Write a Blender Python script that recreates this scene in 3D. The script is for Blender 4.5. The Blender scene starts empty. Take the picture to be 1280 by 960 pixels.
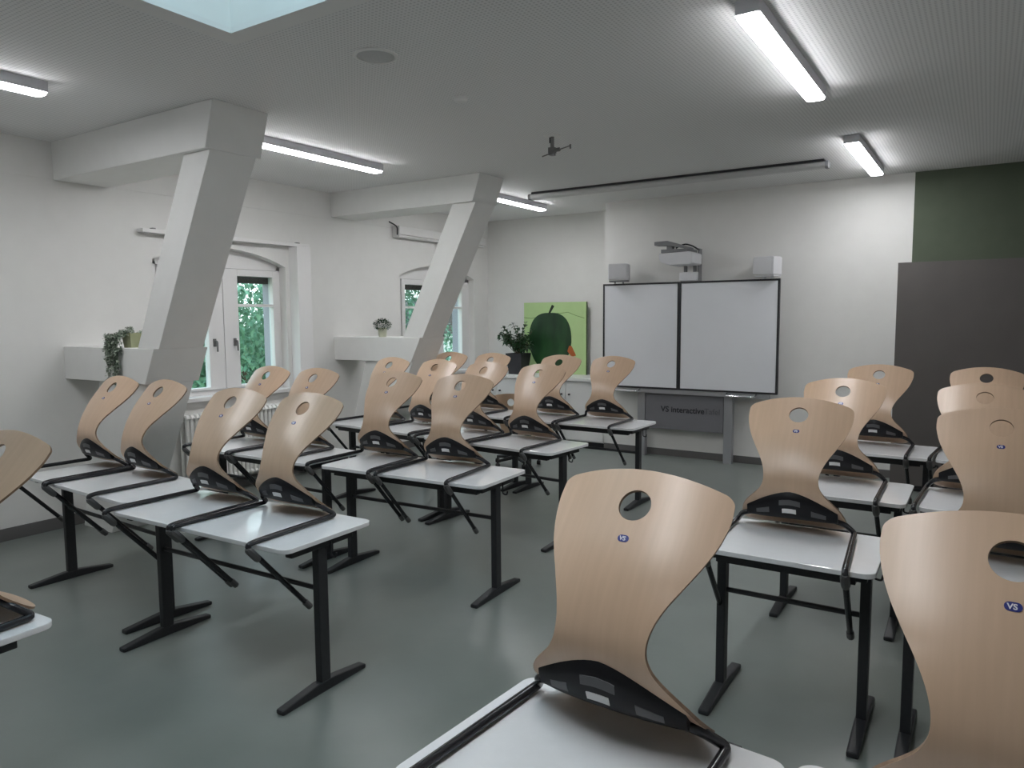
import bpy, bmesh, math, random
from mathutils import Vector, Matrix
random.seed(7)
S = bpy.context.scene
COL = S.collection
PI = math.pi

# ------------------------------------------------------------------ materials
def mat(name, col, rough=0.5, metal=0.0, spec=0.5, coat=0.0):
    m = bpy.data.materials.new(name); m.use_nodes = True
    b = m.node_tree.nodes['Principled BSDF']
    b.inputs['Base Color'].default_value = (*col, 1)
    b.inputs['Roughness'].default_value = rough
    b.inputs['Metallic'].default_value = metal
    b.inputs['Specular IOR Level'].default_value = spec
    if coat: b.inputs['Coat Weight'].default_value = coat
    return m

def noisy(name, c1, c2, scale, rough=0.5, stretch=(1, 1, 1), spec=0.5, bump=0.0, detail=3, rv=0.0, metal=0.0):
    m = mat(name, c1, rough, metal, spec); nt = m.node_tree; b = nt.nodes['Principled BSDF']
    tc = nt.nodes.new('ShaderNodeTexCoord'); mp = nt.nodes.new('ShaderNodeMapping')
    mp.inputs['Scale'].default_value = stretch
    nz = nt.nodes.new('ShaderNodeTexNoise'); nz.inputs['Scale'].default_value = scale; nz.inputs['Detail'].default_value = detail
    cr = nt.nodes.new('ShaderNodeValToRGB')
    cr.color_ramp.elements[0].position = 0.3; cr.color_ramp.elements[1].position = 0.7
    cr.color_ramp.elements[0].color = (*c1, 1); cr.color_ramp.elements[1].color = (*c2, 1)
    nt.links.new(tc.outputs['Object'], mp.inputs['Vector']); nt.links.new(mp.outputs[0], nz.inputs['Vector'])
    nt.links.new(nz.outputs['Fac'], cr.inputs['Fac'])
    out = cr.outputs['Color']
    if rv:
        oi = nt.nodes.new('ShaderNodeObjectInfo'); hs = nt.nodes.new('ShaderNodeHueSaturation')
        mr = nt.nodes.new('ShaderNodeMapRange'); mr.inputs['To Min'].default_value = 1 - rv; mr.inputs['To Max'].default_value = 1 + rv
        nt.links.new(oi.outputs['Random'], mr.inputs['Value']); nt.links.new(mr.outputs[0], hs.inputs['Value'])
        nt.links.new(out, hs.inputs['Color']); out = hs.outputs['Color']
    nt.links.new(out, b.inputs['Base Color'])
    if bump:
        bp = nt.nodes.new('ShaderNodeBump'); bp.inputs['Strength'].default_value = bump; bp.inputs['Distance'].default_value = 0.002
        nt.links.new(nz.outputs['Fac'], bp.inputs['Height']); nt.links.new(bp.outputs[0], b.inputs['Normal'])
    return m

M = {}
M['wall'] = noisy('wall_paint', (0.745, 0.738, 0.715), (0.765, 0.758, 0.735), 6, 0.85, spec=0.2, bump=0.05)
M['green_wall'] = noisy('green_wall_paint', (0.085, 0.105, 0.072), (0.092, 0.112, 0.078), 6, 0.7, spec=0.3)
M['plaster'] = noisy('white_plaster', (0.80, 0.80, 0.78), (0.82, 0.82, 0.80), 8, 0.8, spec=0.2)
M['floor'] = noisy('linoleum', (0.185, 0.208, 0.192), (0.21, 0.233, 0.216), 3.0, 0.30, spec=0.5, detail=8)
M['base'] = mat('skirting_grey', (0.125, 0.121, 0.118), 0.55)
M['white'] = mat('white_lacquer', (0.80, 0.80, 0.79), 0.4)
M['winwhite'] = mat('window_white', (0.78, 0.77, 0.76), 0.35)
M['rad'] = mat('radiator_enamel', (0.78, 0.77, 0.74), 0.3)
M['desk'] = noisy('desk_laminate', (0.80, 0.81, 0.82), (0.82, 0.83, 0.84), 30, 0.09, spec=0.5)
M['black'] = noisy('black_powder_coat', (0.018, 0.019, 0.022), (0.022, 0.023, 0.026), 60, 0.45)
M['tube'] = mat('graphite_tube', (0.030, 0.030, 0.034), 0.2, 0.2, 0.5)
M['plastic'] = mat('black_plastic', (0.008, 0.008, 0.010), 0.45, 0, 0.25)
M['glide'] = mat('grey_glide_plastic', (0.10, 0.10, 0.10), 0.5)
M['slot'] = mat('grey_slot_plastic', (0.085, 0.085, 0.09), 0.4)
M['sticker'] = mat('white_sticker', (0.75, 0.75, 0.75), 0.5)
M['beech'] = noisy('beech_veneer', (0.570, 0.402, 0.276), (0.612, 0.436, 0.302), 5, 0.34, stretch=(12, .8, .8), spec=0.5, detail=5, rv=0.06)
_b = M['beech'].node_tree.nodes['Principled BSDF']; _b.inputs['Coat Weight'].default_value = 0.3; _b.inputs['Coat Roughness'].default_value = 0.33
M['ply'] = noisy('ply_edge', (0.20, 0.13, 0.085), (0.30, 0.20, 0.13), 60, 0.6, stretch=(1, 1, 1))
M['blue'] = mat('badge_blue', (0.03, 0.04, 0.22), 0.35)
M['bwhite'] = mat('badge_white', (0.85, 0.85, 0.88), 0.4)
M['board'] = noisy('whiteboard_enamel', (0.74, 0.755, 0.785), (0.76, 0.775, 0.805), 3, 0.30, spec=0.5)
M['bframe'] = mat('board_frame_black', (0.022, 0.022, 0.026), 0.4)
M['alu'] = mat('brushed_aluminium', (0.42, 0.43, 0.45), 0.4, 0.6)
M['chrome'] = mat('chrome', (0.75, 0.75, 0.76), 0.15, 1.0)
M['gpanel'] = mat('grey_board_apron', (0.17, 0.17, 0.185), 0.5)
M['ink'] = mat('black_print', (0.02, 0.02, 0.025), 0.5)
M['ink2'] = mat('grey_print', (0.10, 0.10, 0.11), 0.5)
M['devwhite'] = mat('device_white_plastic', (0.70, 0.70, 0.72), 0.4)
M['devgrey'] = mat('device_grey_plastic', (0.22, 0.22, 0.23), 0.5)
M['cab'] = noisy('taupe_laminate', (0.100, 0.090, 0.086), (0.110, 0.099, 0.094), 4, 0.5)
M['casing'] = mat('screen_casing_grey', (0.55, 0.55, 0.55), 0.4, 0.2)
M['housing'] = mat('lamp_housing', (0.74, 0.74, 0.78), 0.4)
M['grille'] = noisy('speaker_mesh', (0.42, 0.43, 0.43), (0.56, 0.56, 0.56), 220, 0.6)
M['metal'] = mat('grey_metal', (0.20, 0.20, 0.20), 0.4, 0.7)
M['canvas'] = noisy('painted_light_green', (0.46, 0.64, 0.30), (0.48, 0.66, 0.315), 8, 0.7)
M['apple'] = noisy('painted_dark_green', (0.006, 0.022, 0.010), (0.022, 0.085, 0.025), 3.2, 0.35, stretch=(1.6, 1, 0.5))
M['stem'] = mat('painted_stem', (0.015, 0.03, 0.012), 0.6)
M['line'] = mat('painted_line', (0.17, 0.30, 0.10), 0.7)
M['orange'] = mat('painted_orange', (0.45, 0.12, 0.03), 0.6)
M['canvas_side'] = mat('canvas_side', (0.07, 0.12, 0.05), 0.8)
M['leaf'] = noisy('dark_leaf', (0.012, 0.040, 0.014), (0.03, 0.085, 0.03), 30, 0.4)
M['leaf2'] = noisy('grey_green_leaf', (0.14, 0.19, 0.13), (0.45, 0.50, 0.42), 40, 0.5)
M['leaf3'] = noisy('herb_leaf', (0.018, 0.048, 0.024), (0.045, 0.095, 0.05), 40, 0.75, spec=0.15)
M['potdark'] = mat('anthracite_pot', (0.022, 0.021, 0.026), 0.5)
M['potcream'] = noisy('cream_pot', (0.50, 0.51, 0.38), (0.56, 0.57, 0.44), 10, 0.5)
M['potolive'] = noisy('olive_pot', (0.36, 0.38, 0.22), (0.44, 0.46, 0.28), 10, 0.5)
M['soil'] = noisy('soil', (0.02, 0.015, 0.01), (0.05, 0.035, 0.02), 90, 0.95)
M['bark'] = noisy('bark', (0.06, 0.045, 0.03), (0.12, 0.09, 0.06), 20, 0.9, stretch=(1, 1, 0.3))
M['tree'] = noisy('tree_leaf', (0.10, 0.235, 0.14), (0.21, 0.40, 0.25), 3, 0.6)
M['tree2'] = noisy('tree_leaf_dark', (0.065, 0.15, 0.095), (0.13, 0.27, 0.17), 3, 0.6)
M['grass'] = noisy('lawn', (0.08, 0.16, 0.06), (0.14, 0.24, 0.09), 2, 0.9)
M['facade'] = noisy('pale_render', (0.62, 0.62, 0.60), (0.68, 0.68, 0.66), 4, 0.8)
M['brown'] = mat('dark_brown_lintel', (0.06, 0.045, 0.042), 0.6)
M['exwood'] = mat('lilac_grey_paint', (0.36, 0.345, 0.39), 0.5)

def emit_mat(name, col, strength):
    m = bpy.data.materials.new(name); m.use_nodes = True; nt = m.node_tree
    nt.nodes.remove(nt.nodes['Principled BSDF'])
    e = nt.nodes.new('ShaderNodeEmission'); e.inputs['Color'].default_value = (*col, 1); e.inputs['Strength'].default_value = strength
    nt.links.new(e.outputs[0], nt.nodes['Material Output'].inputs['Surface']); return m
LAMP = 44.0
M['lamp'] = emit_mat('lamp_diffuser', (0.97, 0.975, 1.0), LAMP)

def glass_mat():
    m = bpy.data.materials.new('window_glass'); m.use_nodes = True; nt = m.node_tree
    nt.nodes.remove(nt.nodes['Principled BSDF'])
    t = nt.nodes.new('ShaderNodeBsdfTransparent'); t.inputs['Color'].default_value = (0.93, 0.97, 0.97, 1)
    g = nt.nodes.new('ShaderNodeBsdfGlossy'); g.inputs['Roughness'].default_value = 0.02
    ge = nt.nodes.new('ShaderNodeNewGeometry'); dt = nt.nodes.new('ShaderNodeVectorMath'); dt.operation = 'DOT_PRODUCT'
    nt.links.new(ge.outputs['Incoming'], dt.inputs[0]); nt.links.new(ge.outputs['Normal'], dt.inputs[1])
    def mth(op, a, c=None):
        n = nt.nodes.new('ShaderNodeMath'); n.operation = op
        for i, v in enumerate((a, c)):
            if isinstance(v, (int, float)): n.inputs[i].default_value = v
            elif v is not None: nt.links.new(v, n.inputs[i])
        return n.outputs[0]
    sch = mth('POWER', mth('SUBTRACT', 1.0, mth('ABSOLUTE', dt.outputs['Value'])), 5.0)
    fac = mth('ADD', mth('MULTIPLY', sch, 0.9), 0.03)
    x = nt.nodes.new('ShaderNodeMixShader')
    nt.links.new(fac, x.inputs[0]); nt.links.new(t.outputs[0], x.inputs[1]); nt.links.new(g.outputs[0], x.inputs[2])
    nt.links.new(x.outputs[0], nt.nodes['Material Output'].inputs['Surface']); return m
M['glass'] = glass_mat()

def perforated():
    m = mat('perforated_ceiling', (0.82, 0.82, 0.815), 0.85, 0, 0.1); nt = m.node_tree; b = nt.nodes['Principled BSDF']
    tc = nt.nodes.new('ShaderNodeTexCoord'); sp = nt.nodes.new('ShaderNodeSeparateXYZ')
    nt.links.new(tc.outputs['Object'], sp.inputs[0])
    def math_(op, a, bb=None):
        n = nt.nodes.new('ShaderNodeMath'); n.operation = op
        for i, v in enumerate((a, bb)):
            if v is None: continue
            if isinstance(v, (int, float)): n.inputs[i].default_value = v
            else: nt.links.new(v, n.inputs[i])
        return n.outputs[0]
    d = []
    for ax in ('X', 'Y'):
        fr = math_('FRACT', math_('MULTIPLY', sp.outputs[ax], 1 / 0.024))
        q = math_('SUBTRACT', fr, 0.5); d.append(math_('MULTIPLY', q, q))
    dist = math_('SQRT', math_('ADD', d[0], d[1]))
    hole = math_('LESS_THAN', dist, 0.27)
    mx = nt.nodes.new('ShaderNodeMix'); mx.data_type = 'RGBA'
    mx.inputs['A'].default_value = (0.80, 0.80, 0.795, 1); mx.inputs['B'].default_value = (0.62, 0.62, 0.62, 1)
    nt.links.new(hole, mx.inputs['Factor']); nt.links.new(mx.outputs['Result'], b.inputs['Base Color'])
    return m
M['ceil'] = perforated()
M['ceilplain'] = mat('ceiling_plain', (0.80, 0.795, 0.78), 0.85, 0, 0.1)

# ------------------------------------------------------------------ mesh helpers
def box(bm, x0, x1, y0, y1, z0, z1, mi=0):
    vs = [bm.verts.new((x, y, z)) for x in (x0, x1) for y in (y0, y1) for z in (z0, z1)]
    for f in ((0, 1, 3, 2), (4, 6, 7, 5), (0, 4, 5, 1), (2, 3, 7, 6), (0, 2, 6, 4), (1, 5, 7, 3)):
        fc = bm.faces.new([vs[i] for i in f]); fc.material_index = mi
    return vs

def prism(bm, poly, axis, a, b, mi=0):
    """poly: 2D outline; extruded along axis ('x': poly=(y,z); 'y': (x,z); 'z': (x,y)) from a to b"""
    def P(p, t):
        return {'x': (t, p[0], p[1]), 'y': (p[0], t, p[1]), 'z': (p[0], p[1], t)}[axis]
    A = [bm.verts.new(P(p, a)) for p in poly]; B = [bm.verts.new(P(p, b)) for p in poly]
    n = len(poly); fs = [bm.faces.new(A), bm.faces.new(B[::-1])]
    for i in range(n): fs.append(bm.faces.new((A[i], A[(i + 1) % n], B[(i + 1) % n], B[i])))
    for f in fs: f.material_index = mi
    return A + B

def fillet(pts, r, n=5):
    pts = [Vector(p) for p in pts]; out = [pts[0]]
    for i in range(1, len(pts) - 1):
        p, a, b = pts[i], pts[i - 1], pts[i + 1]
        da, db = (a - p), (b - p); rr = min(r, da.length * .48, db.length * .48)
        s, e = p + da.normalized() * rr, p + db.normalized() * rr
        for k in range(n + 1):
            t = k / n; out.append((1 - t) ** 2 * s + 2 * t * (1 - t) * p + t * t * e)
    out.append(pts[-1]); return out

def tube(bm, pts, r, seg=12, r2=None, mi=0):
    pts = [Vector(p) for p in pts]; n = len(pts); rings = []
    up = None
    for i, p in enumerate(pts):
        t = (pts[min(i + 1, n - 1)] - pts[max(i - 1, 0)]).normalized()
        if up is None:
            up = Vector((0, 0, 1)) if abs(t.z) < .9 else Vector((0, 1, 0))
        up = (up - t * up.dot(t)).normalized(); sd = t.cross(up)
        ra = r[i] if isinstance(r, (list, tuple)) else r
        rb = ra if r2 is None else r2
        rings.append([bm.verts.new(p + sd * math.cos(2 * PI * k / seg) * ra + up * math.sin(2 * PI * k / seg) * rb) for k in range(seg)])
    for a, b in zip(rings, rings[1:]):
        for k in range(seg):
            bm.faces.new((a[k], a[(k + 1) % seg], b[(k + 1) % seg], b[k])).material_index = mi
    bm.faces.new(rings[0][::-1]).material_index = mi; bm.faces.new(rings[-1]).material_index = mi

def lathe(bm, prof, c=(0, 0, 0), seg=24, mi=0):
    rings = [[bm.verts.new((c[0] + r * math.cos(2 * PI * k / seg), c[1] + r * math.sin(2 * PI * k / seg), c[2] + z)) for k in range(seg)] for r, z in prof]
    for a, b in zip(rings, rings[1:]):
        for k in range(seg): bm.faces.new((a[k], a[(k + 1) % seg], b[(k + 1) % seg], b[k])).material_index = mi
    bm.faces.new(rings[0][::-1]).material_index = mi; bm.faces.new(rings[-1]).material_index = mi

def rrect(x0, x1, y0, y1, r, n=6):
    out = []
    for cx, cy, a0 in ((x1 - r, y1 - r, 0), (x0 + r, y1 - r, 90), (x0 + r, y0 + r, 180), (x1 - r, y0 + r, 270)):
        for k in range(n + 1):
            a = math.radians(a0 + 90 * k / n); out.append((cx + r * math.cos(a), cy + r * math.sin(a)))
    return out

def obj(name, bm, mats, parent=None, bevel=0.0, smooth=True, loc=None, segs=2, sharp=None):
    bmesh.ops.recalc_face_normals(bm, faces=bm.faces[:])
    if bevel:
        es = [e for e in bm.edges if len(e.link_faces) == 2 and e.calc_face_angle(0) > 0.6]
        bmesh.ops.bevel(bm, geom=es, offset=bevel, segments=segs, profile=0.6, affect='EDGES', clamp_overlap=True)
    me = bpy.data.meshes.new(name); bm.to_mesh(me); bm.free()
    for m in (mats if isinstance(mats, (list, tuple)) else [mats]): me.materials.append(m)
    if smooth:
        for p in me.polygons: p.use_smooth = True
        me.set_sharp_from_angle(angle=math.radians(sharp or (11 if bevel else 35)))
    o = bpy.data.objects.new(name, me); COL.objects.link(o)
    if parent: o.parent = parent
    if loc: o.location = loc
    return o

def tag(o, label=None, cat=None, group=None, kind=None):
    if label: o['label'] = label
    if cat: o['category'] = cat
    if group: o['group'] = group
    if kind: o['kind'] = kind
    return o

def thing(name, label, cat, loc=(0, 0, 0), rz=0, group=None):
    o = bpy.data.objects.new(name, None); COL.objects.link(o); o.empty_display_size = 0.1
    o.location = loc; o.rotation_euler = (0, 0, rz)
    return tag(o, label, cat, group)

def struct(name, bm, mats, bevel=0.0, parent=None):
    o = obj(name, bm, mats, parent, bevel)
    if not parent: o['kind'] = 'structure'
    return o

def dup(o, parent=None):
    c = o.copy(); COL.objects.link(c)
    if parent: c.parent = parent
    for ch in list(o.children): dup(ch, c)
    return c
NB = bmesh.new

# ------------------------------------------------------------------ camera
H = 1.75
R = ((0.83894605, -0.04381229, 0.54244816), (0.54417056, 0.08021275, -0.83513131), (-0.00692225, 0.99581444, 0.09113552))
cam = bpy.data.cameras.new('camera'); camo = bpy.data.objects.new('camera', cam); COL.objects.link(camo)
camo.matrix_world = Matrix(((*R[0], 0), (*R[1], 0), (*R[2], H), (0, 0, 0, 1)))
cam.sensor_width = 36; cam.lens = 916.2 / 1280 * 36; cam.clip_start = 0.05
S.camera = camo

# ------------------------------------------------------------------ room shell
XL, XR, YB, YF, YR, ZC = -6.5, 2.4, -2.2, 8.7, 9.35, 3.2
bm = NB(); box(bm, XL - .3, XR + .2, YB - .2, YR + .2, -.12, 0); struct('floor', bm, M['floor'])

SK = (-3.3, -1.65, 0.55, 2.48)      # skylight opening
bm = NB()
box(bm, XL - .3, SK[0], YB - .2, YR + .2, ZC, ZC + .02); box(bm, SK[1], XR + .2, YB - .2, YR + .2, ZC, ZC + .02)
box(bm, SK[0], SK[1], YB - .2, SK[2], ZC, ZC + .02); box(bm, SK[0], SK[1], SK[3], YR + .2, ZC, ZC + .02)
struct('ceiling', bm, M['ceil'])
bm = NB(); w = .11
for a in ((SK[0] - w, SK[0], SK[2] - w, SK[3] + w), (SK[1], SK[1] + w, SK[2] - w, SK[3] + w), (SK[0], SK[1], SK[2] - w, SK[2]), (SK[0], SK[1], SK[3], SK[3] + w)):
    box(bm, *a, ZC - .006, ZC)
e = .006
for a in ((SK[0], SK[0] + e, SK[2], SK[3]), (SK[1] - e, SK[1], SK[2], SK[3]), (SK[0] + e, SK[1] - e, SK[2], SK[2] + e), (SK[0] + e, SK[1] - e, SK[3] - e, SK[3])):
    box(bm, *a, ZC - .006, ZC + .022)
struct('trim_1', bm, M['ceilplain'])
# skylight shaft with roof pane
w3 = bpy.data.objects.new('window_3', None); COL.objects.link(w3); w3['kind'] = 'structure'
bm = NB(); t = .08; zt = 4.15
for a in ((SK[0] - t, SK[0], SK[2] - t, SK[3] + t), (SK[1], SK[1] + t, SK[2] - t, SK[3] + t), (SK[0], SK[1], SK[2] - t, SK[2]), (SK[0], SK[1], SK[3], SK[3] + t)):
    box(bm, *a, ZC + .02, zt)
obj('shaft', bm, M['plaster'], w3)
bm = NB()
for a in ((SK[0], SK[0] + .06, SK[2], SK[3]), (SK[1] - .06, SK[1], SK[2], SK[3]), (SK[0] + .06, SK[1] - .06, SK[2], SK[2] + .06), (SK[0] + .06, SK[1] - .06, SK[3] - .06, SK[3])):
    box(bm, *a, zt - .09, zt - .03)
obj('frame', bm, M['winwhite'], w3)
bm = NB(); box(bm, SK[0] + .06, SK[1] - .06, SK[2] + .06, SK[3] - .06, zt - .064, zt - .056); obj('pane', bm, M['glass'], w3)

# left wall with two arched openings
W1 = (3.93, 5.46); W2 = (7.32, 8.98); ZS, ZSP, ZAP = .98, 2.31, 2.46
XO = XL - .26
def arch_pts(y0, y1, zs=ZSP, za=ZAP, n=14):
    c = (y0 + y1) / 2; h = (y1 - y0) / 2; s = za - zs; rr = (h * h + s * s) / (2 * s); zc = za - rr
    a = math.asin(h / rr)
    return [(c + rr * math.sin(-a + 2 * a * k / n), zc + rr * math.cos(-a + 2 * a * k / n)) for k in range(n + 1)]
bm = NB()
ys = [YB - .2, W1[0], W1[1], W2[0], W2[1], YR + .2]
for i in (0, 2, 4): box(bm, XO, XL, ys[i], ys[i + 1], 0, ZC)
for wv in (W1, W2):
    box(bm, XO, XL, wv[0], wv[1], 0, ZS)
    ap = arch_pts(*wv)
    for p, q in zip(ap, ap[1:]): prism(bm, [(p[0], p[1]), (q[0], q[1]), (q[0], ZC), (p[0], ZC)], 'x', XO, XL)
bmesh.ops.remove_doubles(bm, verts=bm.verts[:], dist=1e-5)
struct('wall_left', bm, M['wall'])

# front wall: board wall, recess at its left, green part at the right
XE = -4.2; XG = -0.7
bm = NB()
box(bm, XE, XG, YF, YR + .2, 0, ZC); box(bm, XL, XE, YR, YR + .2, 0, ZC)
box(bm, XG, XR + .2, YF, YR + .2, 0, ZC, 1)
struct('wall_front', bm, [M['wall'], M['green_wall']])
bm = NB(); box(bm, XR, XR + .2, YB - .2, YF, 0, ZC); struct('wall_right', bm, M['wall'])
bm = NB(); box(bm, XL, XR, YB - .2, YB, 0, ZC); struct('wall_back', bm, M['wall'])
bm = NB(); box(bm, XL, XL + .014, YB, YF, 0, .10); struct('baseboard_left', bm, M['base'])
bm = NB(); box(bm, XL, XL + .006, YB, YR, 2.9, ZC); struct('trim_2', bm, M['wall'])
bm = NB(); box(bm, XE - .0, -.78, YF - .014, YF, 0, .085); struct('baseboard_front', bm, M['base'])

# windows
def window(n, wv, c):
    root = bpy.data.objects.new('window_%d' % n, None); COL.objects.link(root); root['kind'] = 'structure'
    x0, x1 = XL - .17, XL - .105
    ap = arch_pts(wv[0] + .001, wv[1] - .001)
    bm = NB()
    s0, s1 = c - .70, c + .70
    box(bm, x0, x1, wv[0], s0, ZS, 2.30); box(bm, x0, x1, s1, wv[1], ZS, 2.30); box(bm, x0, x1, s0, s1, ZS, ZS + .05)
    for p, q in zip(ap, ap[1:]):
        prism(bm, [(p[0], 2.27), (q[0], 2.27), q, p], 'x', x0, x1)
    obj('frame', bm, M['winwhite'], root)
    for sgn in (-1, 1):
        a, b = (c, s1) if sgn > 0 else (s0, c)
        g0, g1 = (c + .18, c + .63) if sgn > 0 else (c - .63, c - .18)
        bm = NB(); xa, xb = x0 + .01, x1 + .022; e = .004
        box(bm, xa, xb, a + e, g0, ZS + .055, 2.265); box(bm, xa, xb, g1, b - e, ZS + .055, 2.265)
        box(bm, xa, xb, g0, g1, ZS + .055, 1.06); box(bm, xa, xb, g0, g1, 2.195, 2.265); box(bm, xa + .01, xb - .008, g0, g1, 1.875, 1.905)
        sash = obj('sash', bm, M['winwhite'], root, .003)
        bm = NB(); box(bm, x0 + .034, x0 + .04, g0 - .01, g1 + .01, 1.05, 2.2); obj('pane', bm, M['glass'], sash)
        hy = c + sgn * .12
        bm = NB(); box(bm, xb, xb + .012, hy - .016, hy + .016, 1.47, 1.55)
        tube(bm, fillet([(xb, hy, 1.525), (xb + .05, hy, 1.525), (xb + .05, hy, 1.42)], .02), .009)
        obj('handle', bm, M['metal'], sash, .002)
    bm = NB(); box(bm, XL - .105, XL + .06, wv[0] + .0, wv[1] - .0, ZS - .035, ZS + .005)
    obj('sill', bm, M['winwhite'], root, .004)
    bm = NB(); box(bm, x1, x1 + .012, wv[0] + .003, wv[0] + .028, 1.55, 2.29); obj('shadow_gap_strip', bm, M['bframe'], root)  # black strip modelled in place of the dark shadow gap beside the frame
    # outside: painted outer jambs and dark head above the glass
    bm = NB(); box(bm, XO - .02, x0, wv[0], wv[0] + .05, ZS, 2.3); box(bm, XO - .02, x0, s1 - .05, wv[1], ZS, 2.3)
    obj('outer_jamb', bm, M['exwood'], root)
    bm = NB(); box(bm, XO - .02, x0 - .01, wv[0] + .05, s1 - .05, 2.13, 2.3); obj('outer_head', bm, M['brown'], root)
    return root
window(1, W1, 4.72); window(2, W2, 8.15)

# boxed casing right of first window, blind rails
bm = NB(); box(bm, XL, XL + .14, 5.51, 5.70, .11, 2.53)
tag(obj('boxed_casing', bm, M['winwhite'], None, .004), 'tall white boxed casing up the wall beside the window with two handles', 'casing')
r = thing('blind_rail', 'thin white blind rail above the arched window beside the radiator', 'blind rail', (XL, 3.80, 2.535))
bm = NB(); box(bm, 0, .09, 0, 1.93, 0, .035); obj('rail', bm, M['winwhite'], r, .004)
for y in (.12, .95, 1.8):
    bm = NB(); box(bm, 0, .05, y, y + .03, .035, .05); obj('bracket', bm, M['metal'], r)
r = thing('blind_cassette', 'white roller blind cassette high on the wall in the far corner', 'blind', (XL, 7.22, 2.78))
bm = NB(); box(bm, 0, .11, 0, 1.93, .035, .14); obj('cassette', bm, M['winwhite'], r, .01)
bm = NB(); tube(bm, [(.075, .02, .018), (.075, 1.9, .018)], .018); obj('bottom_bar', bm, M['winwhite'], r)
bm = NB(); box(bm, .0, .115, -.008, 0, .0, .145); obj('end_bracket', bm, M['winwhite'], r)
bm = NB(); tube(bm, fillet([(.08, -.012, .03), (.085, -.016, .13), (.06, -.05, .16), (.05, -.13, .185)], .03), .009, 6); obj('crank_hook', bm, M['black'], r)

# radiators
def radiator(y0, n, label):
    root = thing('radiator', label, 'radiator', (XL + .115, y0, .0), 0, None)
    first = None
    for i in range(n):
        if first is None:
            bm = NB()
            for dx in (-.045, .045): tube(bm, fillet([(dx, 0, .20), (dx, 0, .82)], .01), .016, 8, .02)
            tube(bm, fillet([(-.045, 0, .20), (-.062, 0, .175), (.062, 0, .175), (.045, 0, .20)], .02), .02, 8)
            tube(bm, [(-.065, 0, .80), (-.05, 0, .825), (.05, 0, .825), (.065, 0, .80)], .021, 8)
            first = obj('column_section', bm, M['rad'], root)
        else:
            c = dup(first, root); c.location = (0, i * .05, 0)
    bm = NB(); tube(bm, [(0, -.03, .2), (0, n * .05 - .02, .2)], .018, 8); tube(bm, [(0, -.03, .79), (0, n * .05 - .02, .79)], .018, 8)
    for y in (.2, n * .05 - .25): box(bm, -.115, .0, y, y + .02, .5, .53)
    obj('header_pipe', bm, M['rad'], root)
    bm = NB(); tube(bm, fillet([(0, -.03, .2), (0, -.09, .2), (0, -.09, .0)], .03), .011, 8); tube(bm, [(0, -.03, .2), (0, -.075, .2)], .022, 8)
    obj('valve', bm, M['winwhite'], root)
radiator(4.10, 26, 'white column radiator under the arched window with two handles')
radiator(7.66, 20, 'white column radiator under the farther arched window, mostly hidden by chairs')

# slanted posts with tie beams and ledges
def truss(y0, y1, z0, label):
    root = thing('slanted_post', label, 'post', (0, 0, 0))
    xe = -4.43
    bm = NB(); prism(bm, [(XL, ZC), (XL, z0), (xe - .03, z0), (xe + .07, ZC)], 'y', y0, y1); obj('tie_beam', bm, M['plaster'], root, .006)
    def X(z): return -4.47 - (2.88 - z) * .527
    bm = NB(); prism(bm, [(X(z0) - .30, z0), (X(z0), z0), (X(1.53), 1.53), (X(1.53) - .28, 1.53)], 'y', y0 + .04, y1 - .04); obj('upper_post', bm, M['plaster'], root, .005)
    bm = NB(); prism(bm, [(XL, 1.53), (X(1.53) - .0, 1.53), (X(1.26) + .005, 1.26), (XL, 1.26)], 'y', y0, y1); obj('ledge', bm, M['plaster'], root, .005)
    bm = NB(); prism(bm, [(-6.04, 1.26), (X(1.26), 1.26), (X(0.0), 0.0), (-6.42, 0.0)], 'y', y0 + .04, y1 - .04); obj('lower_post', bm, M['plaster'], root, .005)
truss(3.11, 3.56, 2.895, 'nearer white slanted post, its ledge carrying the trailing plant')
truss(6.15, 6.58, 2.925, 'farther white slanted post, its ledge carrying the small round herb pot')

# ------------------------------------------------------------------ ceiling fittings
def lamp(x, y0, y1, label):
    t = thing('ceiling_lamp', label, 'ceiling lamp', (x, y0, ZC), 0, None); L = y1 - y0
    bm = NB(); prism(bm, rrect(-.058, .058, 0, L, .012, 3), 'z', -.062, 0); obj('housing', bm, M['housing'], t)
    bm = NB(); prism(bm, rrect(-.054, .054, .006, L - .006, .03, 5), 'z', -.074, -.0625); obj('diffuser', bm, M['lamp'], t)
lamp(-4.95, .78, 2.35, 'long ceiling lamp at the picture edge, nearest of the window-side line')
lamp(-4.95, 3.74, 5.32, 'long ceiling lamp between the two slanted posts')
lamp(-4.95, 6.82, 8.4, 'long ceiling lamp beyond the farther slanted post, by the projection screen casing')
lamp(-1.0, 3.55, 5.18, 'largest bright ceiling lamp, right of the hanging bracket')
lamp(-1.0, 6.62, 8.25, 'smaller ceiling lamp near the green wall corner')
lamp(-1.0, .45, 2.05, 'unseen ceiling lamp overhead, added to light the nearest desks')  # out of view, continues the lamp line, added to brighten the near desks

t = thing('ceiling_speaker', 'round flush speaker grille in the ceiling near the skylight', 'speaker', (-2.92, 3.13, ZC))
bm = NB(); lathe(bm, [(.125, 0), (.125, -.006), (.108, -.011), (.104, -.008), (.104, 0)], seg=40); obj('rim', bm, M['ceilplain'], t)
bm = NB(); lathe(bm, [(.103, 0), (.103, -.007), (.05, -.011), (.01, -.012)], seg=40); obj('grille', bm, M['grille'], t)
bm = NB(); lathe(bm, [(.045, 0), (.045, -.018), (.035, -.03), (.012, -.034)], (0, 0, 0), 24)
tag(obj('smoke_detector', bm, M['ceilplain'], None, loc=(-3.0, 4.02, ZC)), 'small pale round detector on the ceiling between speaker and bracket', 'detector')

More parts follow.
